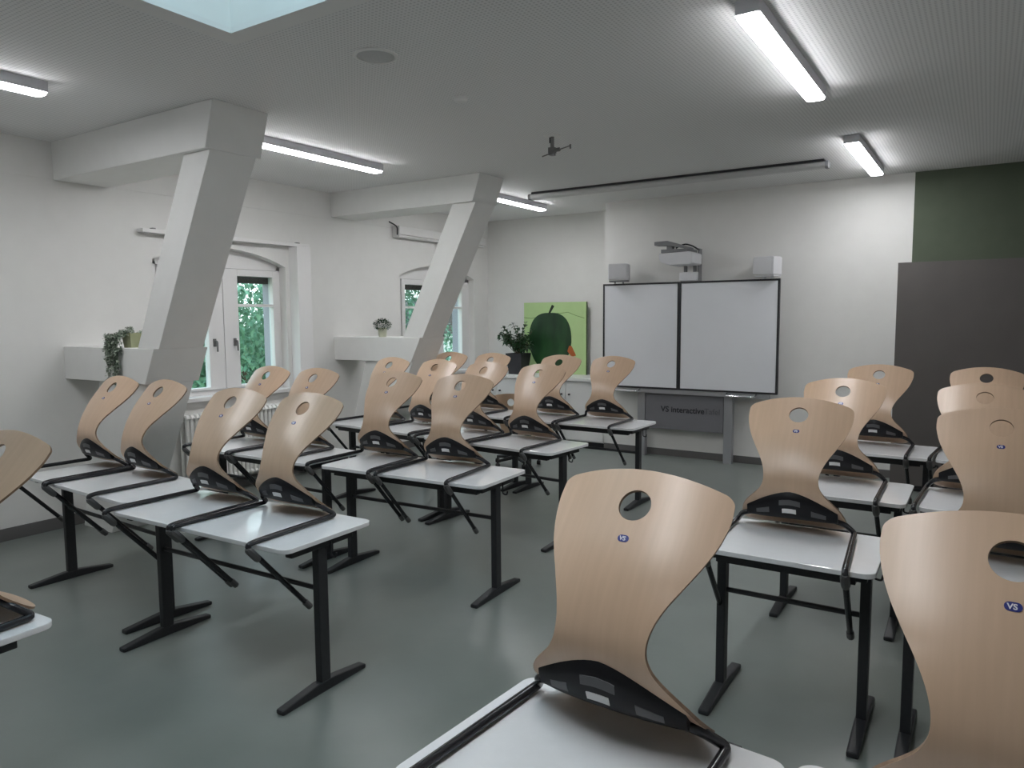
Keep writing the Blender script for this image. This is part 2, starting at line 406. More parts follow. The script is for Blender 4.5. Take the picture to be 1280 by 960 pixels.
t = thing('projector_bracket', 'small empty metal bracket hanging from the ceiling', 'bracket', (-3.02, 5.27, ZC))
bm = NB(); lathe(bm, [(.13, 0), (.13, -.006), (.10, -.012), (.03, -.014)], seg=32); obj('ceiling_plate', bm, M['ceilplain'], t)
bm = NB(); tube(bm, [(0, 0, -.01), (0, 0, -.17)], .028, 14); obj('stem', bm, M['metal'], t)
bm = NB(); tube(bm, [(-.03, -.01, -.02), (-.03, -.01, -.10)], .014, 8); obj('cable_plug', bm, M['plastic'], t)
bm = NB(); box(bm, -.05, .05, -.04, .04, -.25, -.165); box(bm, -.04, .03, -.05, .05, -.28, -.25); tube(bm, [(.02, 0, -.21), (.12, .02, -.20)], .03, 8); obj('joint', bm, M['metal'], t, .006)
t.scale = (.55, .55, .55)
bm = NB()
tube(bm, [(.10, .02, -.205), (.28, .04, -.165)], .009, 8); box(bm, .27, .29, .03, .05, -.21, -.145); obj('arm', bm, M['metal'], t, .002)
bm = NB(); tube(bm, [(-.03, -.02, -.255), (-.15, -.04, -.285)], .009, 8); obj('arm', bm, M['metal'], t, .002)

t = thing('projection_screen', 'long grey projection screen casing mounted on the ceiling before the whiteboard', 'screen', (-4.6, 7.5, ZC))
bm = NB(); prism(bm, [(p[0], p[1]) for p in rrect(-.05, .05, -.082, -.022, .025, 4)], 'x', .03, 3.25); obj('casing', bm, M['casing'], t)
bm = NB()
for x in (0.0, 3.25): prism(bm, rrect(-.054, .054, -.087, -.018, .026, 4), 'x', x, x + .03)
obj('end_cap', bm, M['devgrey'], t, .003)
bm = NB(); box(bm, .04, 3.24, -.04, .04, -.022, 0); obj('mounting_strip', bm, M['bframe'], t)

# ------------------------------------------------------------------ whiteboard with its stand
YBD = 8.5
t = thing('whiteboard', 'wide black-framed double whiteboard on grey stand columns', 'whiteboard', (0, 0, 0))
def bpanel(x0, x1):
    z0, z1 = .855, 2.155; e = .022
    bm = NB(); box(bm, x0 + e, x1 - e, YBD, YBD + .03, z0 + e, z1 - e); p = obj('board_panel', bm, M['board'], t)
    bm = NB(); box(bm, x0, x0 + e, YBD - .006, YBD + .04, z0, z1); box(bm, x1 - e, x1, YBD - .006, YBD + .04, z0, z1)
    box(bm, x0 + e, x1 - e, YBD - .006, YBD + .04, z0, z0 + e); box(bm, x0 + e, x1 - e, YBD - .006, YBD + .04, z1 - e, z1)
    obj('frame', bm, M['bframe'], p, .003)
bpanel(-4.13, -3.125); bpanel(-3.122, -1.965)
for x in (-3.62, -2.53):
    bm = NB(); box(bm, x - .05, x + .05, YBD + .045, YBD + .13, 0, 2.0); obj('column', bm, M['alu'], t, .006)
bm = NB(); box(bm, -3.565, -2.585, YBD + .05, YBD + .09, .36, .86); ap = obj('apron', bm, M['gpanel'], t, .004)
for x0, x1 in ((-3.98, -3.62), (-2.53, -2.2)):
    bm = NB(); tube(bm, fillet([(x0, YBD + .03, .845), (x0, YBD - .09, .825), (x1, YBD - .09, .825), (x1, YBD + .03, .845)], .05), .011, 8); obj('handle', bm, M['chrome'], t)
bm = NB(); box(bm, -4.05, -2.05, YBD + .005, YBD + .045, .80, .853); obj('lower_rail', bm, M['alu'], t, .004)

def text_mesh(name, body, size, m, parent, mtx, ext=.0015, bold=0.0):
    cu = bpy.data.curves.new(name, 'FONT'); cu.body = body; cu.size = size; cu.extrude = ext; cu.align_x = 'LEFT'; cu.offset = bold
    tmp = bpy.data.objects.new('tmp', cu); COL.objects.link(tmp)
    dg = bpy.context.evaluated_depsgraph_get()
    me = bpy.data.meshes.new_from_object(tmp.evaluated_get(dg)); me.materials.clear(); me.materials.append(m)
    bpy.data.objects.remove(tmp); bpy.data.curves.remove(cu)
    me.transform(mtx)
    o = bpy.data.objects.new(name, me); COL.objects.link(o)
    if parent: o.parent = parent
    return o
RX = Matrix.Rotation(PI / 2, 4, 'X')
text_mesh('lettering', 'VS interactive', .098, M['ink'], ap, Matrix.Translation((-3.36, YBD + .049, .575)) @ RX, bold=.002)
text_mesh('lettering', 'Tafel', .098, M['ink2'], ap, Matrix.Translation((-2.815, YBD + .049, .575)) @ RX)

# projector on the board
t = thing('projector', 'short white projector mounted above the middle of the whiteboard', 'projector', (-3.02, YBD, 2.162)); t.scale = (.87, .9, .9)
bm = NB(); box(bm, -.13, .13, .0, .16, 0, .115); obj('wall_box', bm, M['devwhite'], t, .012)
bm = NB(); box(bm, -.07, -.03, .02, .06, .115, .20); box(bm, .06, .10, .02, .06, .115, .20); box(bm, .12, .135, .03, .16, .0, .42); obj('support', bm, M['devgrey'], t, .003)
bm = NB(); prism(bm, [(-.30, .27), (-.27, .235), (-.16, .195), (.13, .195), (.16, .22), (.16, .34), (.12, .36), (-.29, .35), (-.31, .34)], 'y', -.30, .08); obj('body', bm, M['devwhite'], t, .012)
bm = NB(); box(bm, -.28, .10, -.28, .06, .357, .40); obj('top_plate', bm, M['devgrey'], t, .004)
bm = NB(); prism(bm, [(-.36, .50), (-.36, .455), (-.20, .45), (.13, .385), (.13, .41), (-.18, .505)], 'y', -.32, -.16); box(bm, -.20, -.12, -.28, -.2, .40, .46); obj('mirror_arm', bm, M['devgrey'], t, .004)
bm = NB(); tube(bm, fillet([(-.12, -.15, .42), (0, -.16, .47), (.08, -.1, .45), (.13, .06, .40)], .05), .01, 8); obj('cable', bm, M['plastic'], t)

def speaker(x, z, flip, label):
    t = thing('wall_speaker', label, 'speaker', (x, YBD - .02, z), .35 * flip)
    bm = NB(); prism(bm, [(-.13, .05), (.13, .04), (.13, .225), (.11, .24), (-.12, .24), (-.13, .23)], 'y', -.10, .06); obj('cabinet', bm, M['devwhite'], t, .012)
    bm = NB(); box(bm, -.10, .10, -.106, -.1005, .07, .21); obj('grille', bm, M['devwhite'], t, .002)
    bm = NB(); box(bm, -.12, .12, -.08, .06, .02, .036); box(bm, -.06, -.04, -.02, .02, .0, .02); box(bm, .04, .06, -.02, .02, .0, .02)
    obj('bracket', bm, M['devgrey'] if flip > 0 else M['devwhite'], t)
speaker(-3.90, 2.156, 1, 'white box speaker standing on the corner of the board beside the wall edge')
speaker(-2.09, 2.156, -1, 'white box speaker standing on the board corner nearer the grey cabinet')

# ------------------------------------------------------------------ low cupboard in the recess, painting, cabinet
t = thing('low_cupboard', 'low white built-in cupboard under the apple painting', 'cupboard', (0, 0, 0))
bm = NB(); box(bm, XL + .02, XE - .01, YF + .02, YR - .005, .07, .885); obj('body', bm, M['white'], t)
bm = NB(); box(bm, XL + .02, XE - .01, YF - .03, YR - .002, .885, .925); obj('top_board', bm, M['white'], t, .004)
n = 4; wd = (XE - XL - .04) / n
for i in range(n):
    bm = NB(); box(bm, XL + .024 + i * wd, XL + .016 + (i + 1) * wd, YF, YF + .02, .085, .878); d = obj('door', bm, M['white'], t, .003)
    bm = NB(); x = XL + .02 + (i + 1) * wd - .06 if i % 2 == 0 else XL + .02 + i * wd + .06
    tube(bm, [(x, YF, .70), (x, YF - .025, .70)], .012, 10); obj('knob', bm, M['black'], d)
bm = NB(); box(bm, XL + .03, XE - .02, YF + .06, YR - .1, 0, .07); obj('plinth', bm, M['bframe'], t)

YP = 9.24
t = thing('painting', 'light green canvas painting of a big dark green apple', 'painting', (-5.78, YP, .926))
bm = NB(); box(bm, 0, 1.03, 0, .035, 0, 1.03)
for f in bm.faces: f.material_index = 0 if abs(f.normal.y) > .5 or f.calc_center_median().y < .001 else 1
bmesh.ops.recalc_face_normals(bm, faces=bm.faces[:])
for f in bm.faces: f.material_index = 0 if f.normal.y < -.5 else 1
obj('canvas', bm, [M['canvas'], M['canvas_side']], t)
bm = NB(); pts = []
for k in range(48):
    a = 2 * PI * k / 48; c, s = math.cos(a), math.sin(a)
    rx, rz = .355, .42
    x = .44 + rx * math.copysign(abs(c) ** .72, c) * (1 - .10 * (s < 0) * -s); z = .46 + rz * math.copysign(abs(s) ** .80, s)
    if s < 0: x = .44 + (x - .44) * (1 + .16 * s)
    pts.append((x, z))
prism(bm, pts, 'y', -.003, .0); obj('painted_apple', bm, M['apple'], t)
bm = NB(); prism(bm, [(.41, .86), (.44, .86), (.515, .975), (.475, .995)], 'y', -.004, 0); obj('painted_stem', bm, M['stem'], t)
bm = NB()
for seg in ([(0.0, .815), (.06, .805), (.13, .80), (.19, .81)], [(.45, .875), (.6, .87), (.74, .885), (.86, .84), (1.0, .80)]):
    bm = NB()
    for a, b in zip(seg, seg[1:]): prism(bm, [(a[0], a[1] - .004), (b[0], b[1] - .004), (b[0], b[1] + .004), (a[0], a[1] + .004)], 'y', -.002, 0)
    obj('painted_line', bm, M['line'], t)
bm = NB(); prism(bm, [(.73, .33), (.80, .25), (.87, .27), (.80, .40), (.76, .41)], 'y', -.004, 0); obj('painted_wing', bm, M['orange'], t)

t = thing('tall_cabinet', 'tall taupe grey cabinet standing before the green wall', 'cabinet', (-.77, 8.12, 0))
bm = NB(); box(bm, 0, 2.6, .02, .55, .06, 2.25); obj('body', bm, M['cab'], t, .003)
for i in range(2):
    bm = NB(); box(bm, .0 + i * 1.301, 1.299 + i * 1.301, 0, .02, .06, 2.25); obj('door', bm, M['cab'], t, .001)
bm = NB(); box(bm, .03, 2.57, .05, .5, 0, .06); obj('plinth', bm, M['bframe'], t)

# ------------------------------------------------------------------ desks
def make_desk(L, D=.56, front=False):
    root = thing('school_desk', 'x', 'desk'); h = L / 2 - .055; ly = D / 2 - .03
    bm = NB(); prism(bm, rrect(-L / 2, L / 2, 0, D, .045, 10), 'z', .728, .75); obj('tabletop', bm, M['desk'], root, .004)
    for x in (-h, h):
        bm = NB(); box(bm, x - .02, x + .02, ly - .03, ly + .03, .045, .727); box(bm, x - .022, x + .022, ly - .185, ly + .2, .69, .7275)
        obj('leg', bm, M['black'], root, .006)
        bm = NB(); prism(bm, [(ly - .265, 0), (ly + .265, 0), (ly + .265, .022), (ly + .05, .05), (ly - .05, .05), (ly - .265, .022)], 'x', x - .024, x + .024)
        obj('foot', bm, M['black'], root, .008)
    ry = .085 if front else ly
    bm = NB(); box(bm, -h + .02, h - .02, ry - .02, ry + .02, .676 if front else .672, .7265); obj('rail', bm, M['black'], root, .003)
    if front:
        bm = NB(); box(bm, -h + .02, h - .02, D - .03, D + .012, .70, .727); box(bm, -h + .06, h - .06, D + .001, D + .012, .727, .746); obj('rear_strip', bm, M['black'], root, .002)
    bm = NB(); tube(bm, [(-h + .02, ly, .49), (h - .02, ly, .49)], .012, 10); obj('crossbar', bm, M['black'], root)
    for s in (-1, 1):
        bm = NB(); x = s * (h + .022)
        tube(bm, fillet([(x, ly + .05, .71), (x, ly + .05, .64), (x + s * .03, ly + .05, .635), (x + s * .035, ly + .05, .66)], .012), .005, 6); obj('bag_hook', bm, M['black'], root)
    return root
desk_long = make_desk(1.32); desk_rail = make_desk(1.32, front=True); desk_short = make_desk(.71, front=True)
used = set()
def desk(long, fr, yaw, label, group=None):
    """fr: front corner on the aisle side (left block) / any: right front corner"""
    src = (desk_short, desk_long, desk_rail)[long]; L = 1.32 if long else .71
    o = src if src.name not in used else dup(src)
    used.add(src.name)
    a = math.radians(yaw); o.location = (fr[0] - math.cos(a) * L / 2, fr[1] - math.sin(a) * L / 2, 0); o.rotation_euler = (0, 0, a)
    o['label'] = label; o['group'] = group or ('double desks of the window block' if long else 'single desks of the aisle block')
    return o
desk(1, (-2.535, .60), 4, 'white double desk at the picture edge, only its rounded corner showing')
desk(1, (-3.925, 2.14), -2.4, 'white double desk at the window end of the second row, before the nearer post')
desk(1, (-2.505, 2.05), 1.7, 'white double desk at the aisle end of the second row, bright reflection on it')
desk(2, (-3.925, 3.40), 0, 'white double desk of the third row standing before the nearer radiator')
desk(2, (-2.48, 3.475), 2.5, 'white double desk at the aisle end of the third row')
desk(2, (-3.985, 4.755), -6, 'white double desk at the window end of the fourth row')
desk(2, (-2.66, 4.60), -5, 'white double desk at the aisle end of the fourth row')
desk(2, (-3.99, 6.02), -1, 'white double desk at the window end of the frontmost row, nearly hidden')
desk(2, (-2.62, 6.0), -1, 'white double desk at the aisle end of the frontmost row, before the whiteboard')
desk(0, (-.365, 1.08), -3.8, 'nearest white single desk, cut by the bottom edge, under the large chair')
desk(0, (.395, 1.107), 0, 'white single desk in the bottom corner, only a rounded corner tip showing')
desk(0, (-.325, 3.05), .5, 'white single desk behind the nearest one, with full legs and crossbar showing')
desk(0, (.44, 3.03), 0, 'white single desk hidden behind the chair in the bottom corner')
desk(0, (-.325, 4.29), 0, 'white single desk on the aisle, third from the camera')
desk(0, (.44, 4.275), 0, 'white single desk beside the third aisle desk, mostly hidden by chairs')
desk(0, (-.29, 5.77), -2, 'white single desk on the aisle closest to the tall grey cabinet')
desk(0, (.44, 5.76), 0, 'white single desk beside the farthest aisle desk, hardly showing')

# ------------------------------------------------------------------ chairs (hung on the desks)
# side profile (y away from the bend, z above the desk top): seat front -> bend -> top of back
PROF = [(.576, .009), (.548, .022), (.508, .048), (.468, .077), (.431, .108), (.399, .141), (.376, .177), (.363, .216), (.364, .258), (.379, .304), (.404, .352), (.436, .400), (.474, .447), (.518, .496), (.562, .546), (.614, .607)]
def catmull(P, n):
    P = [Vector((0, *p)) for p in P]; Q = [2 * P[0] - P[1]] + P + [2 * P[-1] - P[-2]]; out = []
    for i in range(1, len(Q) - 2):
        p0, p1, p2, p3 = Q[i - 1:i + 3]
        for k in range(8):
            t = k / 8; out.append(.5 * ((2 * p1) + (p2 - p0) * t + (2 * p0 - 5 * p1 + 4 * p2 - p3) * t * t + (3 * p1 - p0 - 3 * p2 + p3) * t ** 3))
    out.append(P[-1])
    d = [0]
    for a, b in zip(out, out[1:]): d.append(d[-1] + (b - a).length)
    return out, d
CURVE, DIST = catmull(PROF, 8); LEN = DIST[-1]
def at(s):
    s = max(0, min(LEN, s))
    for i in range(len(DIST) - 1):
        if s <= DIST[i + 1]: break
    t = (s - DIST[i]) / (DIST[i + 1] - DIST[i]); p = CURVE[i].lerp(CURVE[i + 1], t)
    tg = (CURVE[min(i + 2, len(CURVE) - 1)] - CURVE[max(i - 1, 0)]).normalized()
    return p, tg
# arc length at the bend (smallest y)
SB = min(range(len(CURVE)), key=lambda i: CURVE[i].y); SB = DIST[SB]
def interp(tab, v):
    if v <= tab[0][0]: return tab[0][1]
    for (a, fa), (b, fb) in zip(tab, tab[1:]):
        if v <= b:
            t = (v - a) / (b - a); t = t * t * (3 - 2 * t) if False else t
            return fa + (fb - fa) * t
    return tab[-1][1]
WT = [(-.40, .215), (-.32, .226), (-.24, .230), (-.17, .226), (-.12, .212), (-.09, .195), (-.06, .168), (-.035, .144), (-.01, .125), (.015, .117), (.04, .116), (.07, .121), (.11, .135), (.15, .154), (.20, .179), (.25, .202), (.30, .219), (.34, .228), (.38, .232), (.42, .231), (.50, .226)]
def width(s):
    v = s - SB
    return sum(interp(WT, v + d) for d in (-.02, -.01, 0, .01, .02)) / 5
def surf(u, s, off=0.0):
    """point of the shell's mid surface; u in -1..1, s arc length from the seat front"""
    w = width(s); rt, rf = .026, .07
    if s > LEN - rt: w = w - rt + math.sqrt(max(0, rt * rt - (s - LEN + rt) ** 2))
    if s < rf: w = w - rf + math.sqrt(max(0, rf * rf - (rf - s) ** 2))
    x = u * w; sp = s
    k = max(0, min(1, (s - (LEN - .12)) / .12)); sp -= .030 * (x / .22) ** 2 * k
    k = max(0, min(1, (.14 - s) / .14)); sp += .035 * (x / .22) ** 2 * k
    p, t = at(sp); nrm = Vector((0, t.z, -t.y))      # towards the sitter's side
    bend = abs(sp - SB)
    v = sp - SB
    cur = .030 * max(0, min(1, (v - .02) / .15)) if v > 0 else .010 * min(1, -v / .15)
    p = p + nrm * (cur * (x / .22) ** 2) * (1 if v > 0 else -1) + nrm * off
    return Vector((x, p.y, p.z))
NU, NS = 30, 84
HS = LEN - .101       # hole centre
def make_shell_mesh(name='wooden_shell'):
    bm = NB(); grid = []
    ss = [0, .002, .006, .012, .02, .03, .042, .056, .07]
    ss += [.07 + (LEN - .026 - .07) * i / (NS - 16) for i in range(1, NS - 15)]
    ss += [LEN - .026 + d for d in (.004, .008, .012, .016, .020, .023, .025, .026)]
    for s in ss: grid.append([bm.verts.new(surf(-1 + 2 * i / NU, s)) for i in range(NU + 1)])
    for a, b in zip(grid, grid[1:]):
        for i in range(NU):
            bm.faces.new((a[i], a[i + 1], b[i + 1], b[i]))
    bmesh.ops.recalc_face_normals(bm, faces=bm.faces[:])
    me = bpy.data.meshes.new('t'); bm.to_mesh(me); bm.free()
    me.materials.append(M['beech']); me.materials.append(M['ply'])
    o = bpy.data.objects.new('t', me); COL.objects.link(o)
    so = o.modifiers.new('s', 'SOLIDIFY'); so.thickness = .009; so.offset = 0; so.material_offset_rim = 1; so.use_even_offset = True
    c = at(HS); bm = NB()
    p, tg = c; nrm = Vector((0, tg.z, -tg.y))
    rot = nrm.to_track_quat('Z', 'Y').to_matrix().to_4x4()
    bmesh.ops.create_cone(bm, cap_ends=True, segments=40, radius1=.042, radius2=.042, depth=.12, matrix=Matrix.Translation(p) @ rot)
    m2 = bpy.data.meshes.new('c'); bm.to_mesh(m2); bm.free(); m2.materials.append(M['beech']); m2.materials.append(M['ply'])
    for pl in m2.polygons: pl.material_index = 1
    oc = bpy.data.objects.new('c', m2); COL.objects.link(oc)
    bo = o.modifiers.new('b', 'BOOLEAN'); bo.object = oc; bo.operation = 'DIFFERENCE'; bo.solver = 'EXACT'
    bv = o.modifiers.new('v', 'BEVEL'); bv.width = .0015; bv.segments = 1; bv.limit_method = 'ANGLE'; bv.angle_limit = math.radians(50)
    dg = bpy.context.evaluated_depsgraph_get(); dg.update()
    res = bpy.data.meshes.new_from_object(o.evaluated_get(dg)); res.name = name
    bpy.data.objects.remove(o); bpy.data.objects.remove(oc)
    for pl in res.polygons: pl.use_smooth = True
    res.set_sharp_from_angle(angle=math.radians(40))
    return res
SHELL = make_shell_mesh()

def under(x, t, h):
    """point below the seat: x sideways, t from the bend along the seat, h away from the wood"""
    s = SB - t; p, tg = at(s); nrm = Vector((0, tg.z, -tg.y))
    return Vector((x, p.y, p.z)) - nrm * (h + .004)

def make_chair():
    root = thing('shell_chair', 'x', 'chair')
    sh = bpy.data.objects.new('wooden_shell', SHELL); COL.objects.link(sh); sh.parent = root
    # badge under the hole
    p, tg = at(HS - .092); nrm = Vector((0, tg.z, -tg.y))
    yv = tg; xv = Vector((1, 0, 0)); zv = xv.cross(yv)
    mt = Matrix(((xv.x, yv.x, zv.x, 0), (xv.y, yv.y, zv.y, 0), (xv.z, yv.z, zv.z, 0), (0, 0, 0, 1)))
    q = p - nrm * .0048
    mw = Matrix.Translation(q) @ mt
    bm = NB(); prism(bm, rrect(-.0145, .0145, -.009, .009, .0088, 5), 'z', -.001, .0008); bmesh.ops.transform(bm, matrix=mw, verts=bm.verts[:]); bd = obj('badge', bm, M['blue'], sh)
    bd['label'] = 'small oval blue badge with white letters'
    text_mesh('badge_lettering', 'VS', .0155, M['bwhite'], bd, mw @ Matrix.Translation((-.0098, -.0054, .001)), .0004, .0004).parent = sh
    # black bracket under the seat
    SEC = [(0, 0.0), (.06, .014), (.16, .025), (.30, .036), (.44, .045), (.50, .047), (.58, .046), (.70, .040), (.80, .031), (.90, .018), (1, 0.0)]
    def bt(x, f):
        k = abs(x) / .205
        t0 = .026 + .100 * k ** 1.6; t1 = .204 - .002 * k
        return t0 + (t1 - t0) * f
    def bh(x, f): return interp(SEC, f) * (1 - .42 * (abs(x) / .205) ** 2)
    bm = NB(); rings = []; n = 20
    for i in range(n + 1):
        x = -.196 + .392 * i / n
        ring = [under(x, bt(x, f), bh(x, f) + .0004) for f, _ in SEC] + [under(x, bt(x, f), 0.0) for f in (.75, .5, .25)]
        rings.append([bm.verts.new(v) for v in ring])
    for a, b in zip(rings, rings[1:]):
        m_ = len(a)
        for j in range(m_): bm.faces.new((a[j], a[(j + 1) % m_], b[(j + 1) % m_], b[j]))
    bm.faces.new(rings[0]); bm.faces.new(rings[-1][::-1])
    br = obj('seat_bracket', bm, M['plastic'], root)
    def pad(x0, x1, f0, f1, name, m):
        bm = NB(); lay = []; nx, nf = 6, 4
        for dh in (-.003, .0014):
            lay.append([[bm.verts.new(under(x0 + (x1 - x0) * i / nx, bt(x0 + (x1 - x0) * i / nx, f0 + (f1 - f0) * j / nf), bh(x0 + (x1 - x0) * i / nx, f0 + (f1 - f0) * j / nf) + dh)) for j in range(nf + 1)] for i in range(nx + 1)])
        for L_ in lay:
            for i in range(nx):
                for j in range(nf): bm.faces.new((L_[i][j], L_[i + 1][j], L_[i + 1][j + 1], L_[i][j + 1]))
        A, B = lay
        for i in range(nx):
            for j in (0, nf): bm.faces.new((A[i][j], A[i + 1][j], B[i + 1][j], B[i][j]))
        for j in range(nf):
            for i in (0, nx): bm.faces.new((A[i][j], A[i][j + 1], B[i][j + 1], B[i][j]))
        return obj(name, bm, m, br)
    pad(-.032, .028, .335, .435, 'sticker', M['sticker'])
    pad(-.045, .045, .14, .25, 'slot', M['slot']); pad(-.15, -.09, .27, .42, 'slot', M['slot']); pad(.09, .15, .27, .42, 'slot', M['slot'])
    # side tubes
    r = .0125
    for s in (-1, 1):
        a = under(s * .17, .165, .016); b = under(s * .222, .185, .018)
        pts = fillet([a, b, (s * .258, .505, .014), (s * .272, .0, .0135), (s * .2735, -.048, .006), (s * .274, .298, -.383)], .024, 5)
        bm = NB(); tube(bm, pts, r, 12); obj('frame_tube', bm, M['tube'], root)
        d = (Vector((0, .346, -.389))).normalized(); st = Vector((s * .274, -.044, .0015)); nn = Vector((0, -d.z, d.y))
        bm = NB(); o2 = Vector((0, -.004, -.004))
        tube(bm, [st + o2 + d * .004, st + o2 + d * .018, st + o2 + d * .078, st + o2 + d * .095], [.010, .0185, .0185, .014], 8); obj('glide', bm, M['glide'], root)
        e = Vector((s * .274, .298, -.383))
        bm = NB(); tube(bm, [e - d * .04, e - d * .036, e + d * .008, e + d * .012], [.013, .016, .016, .012], 10); obj('end_cap', bm, M['glide'], root)
    return root
chair0 = make_chair(); cused = [0]
def chair(x, y, yaw, label, group):
    o = chair0 if not cused[0] else dup(chair0); cused[0] = 1
    o.location = (x, y, .7505); o.rotation_euler = (0, 0, yaw); o['label'] = label; o['group'] = group
    return o
GL = 'beech chairs hung on the window block desks'; GR = 'beech chairs hung on the aisle block desks'
chair(-2.86, .595, .07, 'beech shell chair cut off by the picture edge, nearest on the window side', GL)
for x, y, a, l in (
    (-5.079, 2.179, -.021, 'beech shell chair nearest the hanging plant, window end of the second row'),
    (-4.500, 2.156, -.041, 'beech shell chair before the foot of the nearer slanted post, second row'),
    (-3.537, 2.018, .025, 'beech shell chair third from the window wall in the second row'),
    (-2.966, 2.036, .020, 'beech shell chair at the aisle end of the second row, bright reflection before it'),
    (-4.995, 3.40, -.027, 'beech shell chair before the window with two handles, third row'),
    (-4.425, 3.40, -.005, 'beech shell chair second from the windows in the third row, below the boxed casing'),
    (-3.603, 3.431, .044, 'beech shell chair third from the windows in the third row'),
    (-2.985, 3.451, .063, 'beech shell chair at the aisle end of the third row, radiator showing through its hole'),
    (-5.02, 4.873, -.09, 'beech shell chair at the window end of the fourth row, under the herb pot ledge'),
    (-4.395, 4.797, -.119, 'beech shell chair second from the windows in the fourth row'),
    (-3.745, 4.688, -.093, 'beech shell chair third from the windows in the fourth row, lamp shine along its edge'),
    (-3.155, 4.628, -.104, 'beech shell chair at the aisle end of the fourth row'),
    (-5.14, 6.015, -.04, 'beech shell chair at the window end of the frontmost row, below the farther window'),
    (-4.560, 6.01, -.04, 'beech shell chair below the potted shrub, frontmost row'),
    (-3.680, 5.982, -.02, 'beech shell chair before the apple painting, frontmost row'),
    (-3.103, 5.995, -.025, 'beech shell chair at the aisle end of the frontmost row, against the whiteboard')):
    chair(x, y, a, l, GL)
for x, y, a, l in (
    (-.739, 1.112, -.042, 'large foreground beech shell chair in the middle with a blue oval badge'),
    (.06, 1.103, 0.0, 'large beech shell chair cut by the edge in the bottom corner, badge below its hole'),
    (-.702, 3.041, .050, 'beech shell chair on the aisle desk whose legs and crossbar show fully'),
    (.062, 3.03, 0.0, 'beech shell chair directly behind the one in the bottom corner'),
    (-.737, 4.285, -.013, 'beech shell chair on the third aisle desk'),
    (-.012, 4.27, -.021, 'beech shell chair beside the third aisle desk chair, only its upper back showing'),
    (-.719, 5.765, -.037, 'beech shell chair on the farthest aisle desk before the cabinet edge'),
    (-.029, 5.765, -.057, 'beech shell chair farthest away against the taupe cabinet')):
    chair(x, y, a, l, GR)

# swivel chair beyond the frontmost desks
t = thing('swivel_chair', 'swivel chair with wooden back and black star base beyond the desks', 'chair', (-4.62, 7.15, 0), .3)
SH2 = SHELL.copy(); SH2.transform(Matrix.Translation((0, -.10, .405)) @ Matrix.Rotation(math.radians(36), 4, 'X') @ Matrix.Translation((0, -.36, -.216)))
o = bpy.data.objects.new('wooden_shell', SH2); COL.objects.link(o); o.parent = t
bm = NB(); tube(bm, [(0, .08, .10), (0, .08, .30)], .028, 14); tube(bm, [(0, .08, .30), (0, .08, .43)], .016, 12); box(bm, -.09, .09, -.01, .17, .41, .43); obj('column', bm, M['black'], t, .002)
for k in range(5):
    a = 2 * PI * k / 5 + .3
    bm = NB(); tube(bm, [(0, .08, .10), (.27 * math.cos(a), .08 + .27 * math.sin(a), .075)], [.026, .016], 10); arm = obj('base_arm', bm, M['black'], t)
    bm = NB(); cx, cy = .27 * math.cos(a), .08 + .27 * math.sin(a); tube(bm, [(cx - .02, cy, .027), (cx + .02, cy, .027)], .027, 14); tube(bm, [(cx, cy, .03), (cx, cy, .08)], .01, 8); obj('caster', bm, M['black'], arm)

# ------------------------------------------------------------------ plants
def leaf(bm, p, d, L, W, mi=0, droop=.2):
    d = d.normalized(); sd = d.cross(Vector((random.uniform(-.4, .4), random.uniform(-.4, .4), 1))).normalized(); nn = sd.cross(d)
    pts = [p, p + d * L * .45 + sd * W / 2 + nn * W * .12, p + d * L - Vector((0, 0, L * droop)), p + d * L * .45 - sd * W / 2 + nn * W * .12, p + d * L * .5 - nn * 0.0]
    v = [bm.verts.new(q) for q in pts]
    bm.faces.new((v[0], v[1], v[4])).material_index = mi; bm.faces.new((v[1], v[2], v[4])).material_index = mi
    bm.faces.new((v[2], v[3], v[4])).material_index = mi; bm.faces.new((v[3], v[0], v[4])).material_index = mi
rv = lambda s=1: Vector((random.uniform(-s, s), random.uniform(-s, s), random.uniform(-s, s)))

def pot(root, r0, r1, h, m, square=False):
    bm = NB()
    if square:
        for z0, z1, a, b in ((0, h, r0, r1),):
            A = [bm.verts.new((sx * a, sy * a, z0)) for sx, sy in ((-1, -1), (1, -1), (1, 1), (-1, 1))]
            B = [bm.verts.new((sx * b, sy * b, z1)) for sx, sy in ((-1, -1), (1, -1), (1, 1), (-1, 1))]
            C = [bm.verts.new((sx * (b - .012), sy * (b - .012), z1)) for sx, sy in ((-1, -1), (1, -1), (1, 1), (-1, 1))]
            D = [bm.verts.new((sx * (b - .014), sy * (b - .014), z1 - .03)) for sx, sy in ((-1, -1), (1, -1), (1, 1), (-1, 1))]
            bm.faces.new(A[::-1]); bm.faces.new(D)
            for P, Q in ((A, B), (B, C), (C, D)):
                for i in range(4): bm.faces.new((P[i], P[(i + 1) % 4], Q[(i + 1) % 4], Q[i]))
    else:
        lathe(bm, [(r0, 0), (r1, h), (r1 - .006, h), (r1 - .008, h - .02), (.004, h - .018)], seg=28)
    obj('pot', bm, m, root)
    bm = NB(); lathe(bm, [(.002, h - .016), ((r1 - .012), h - .016), (r1 - .014, h - .012), (.003, h - .008)], seg=20); obj('soil', bm, M['soil'], root)

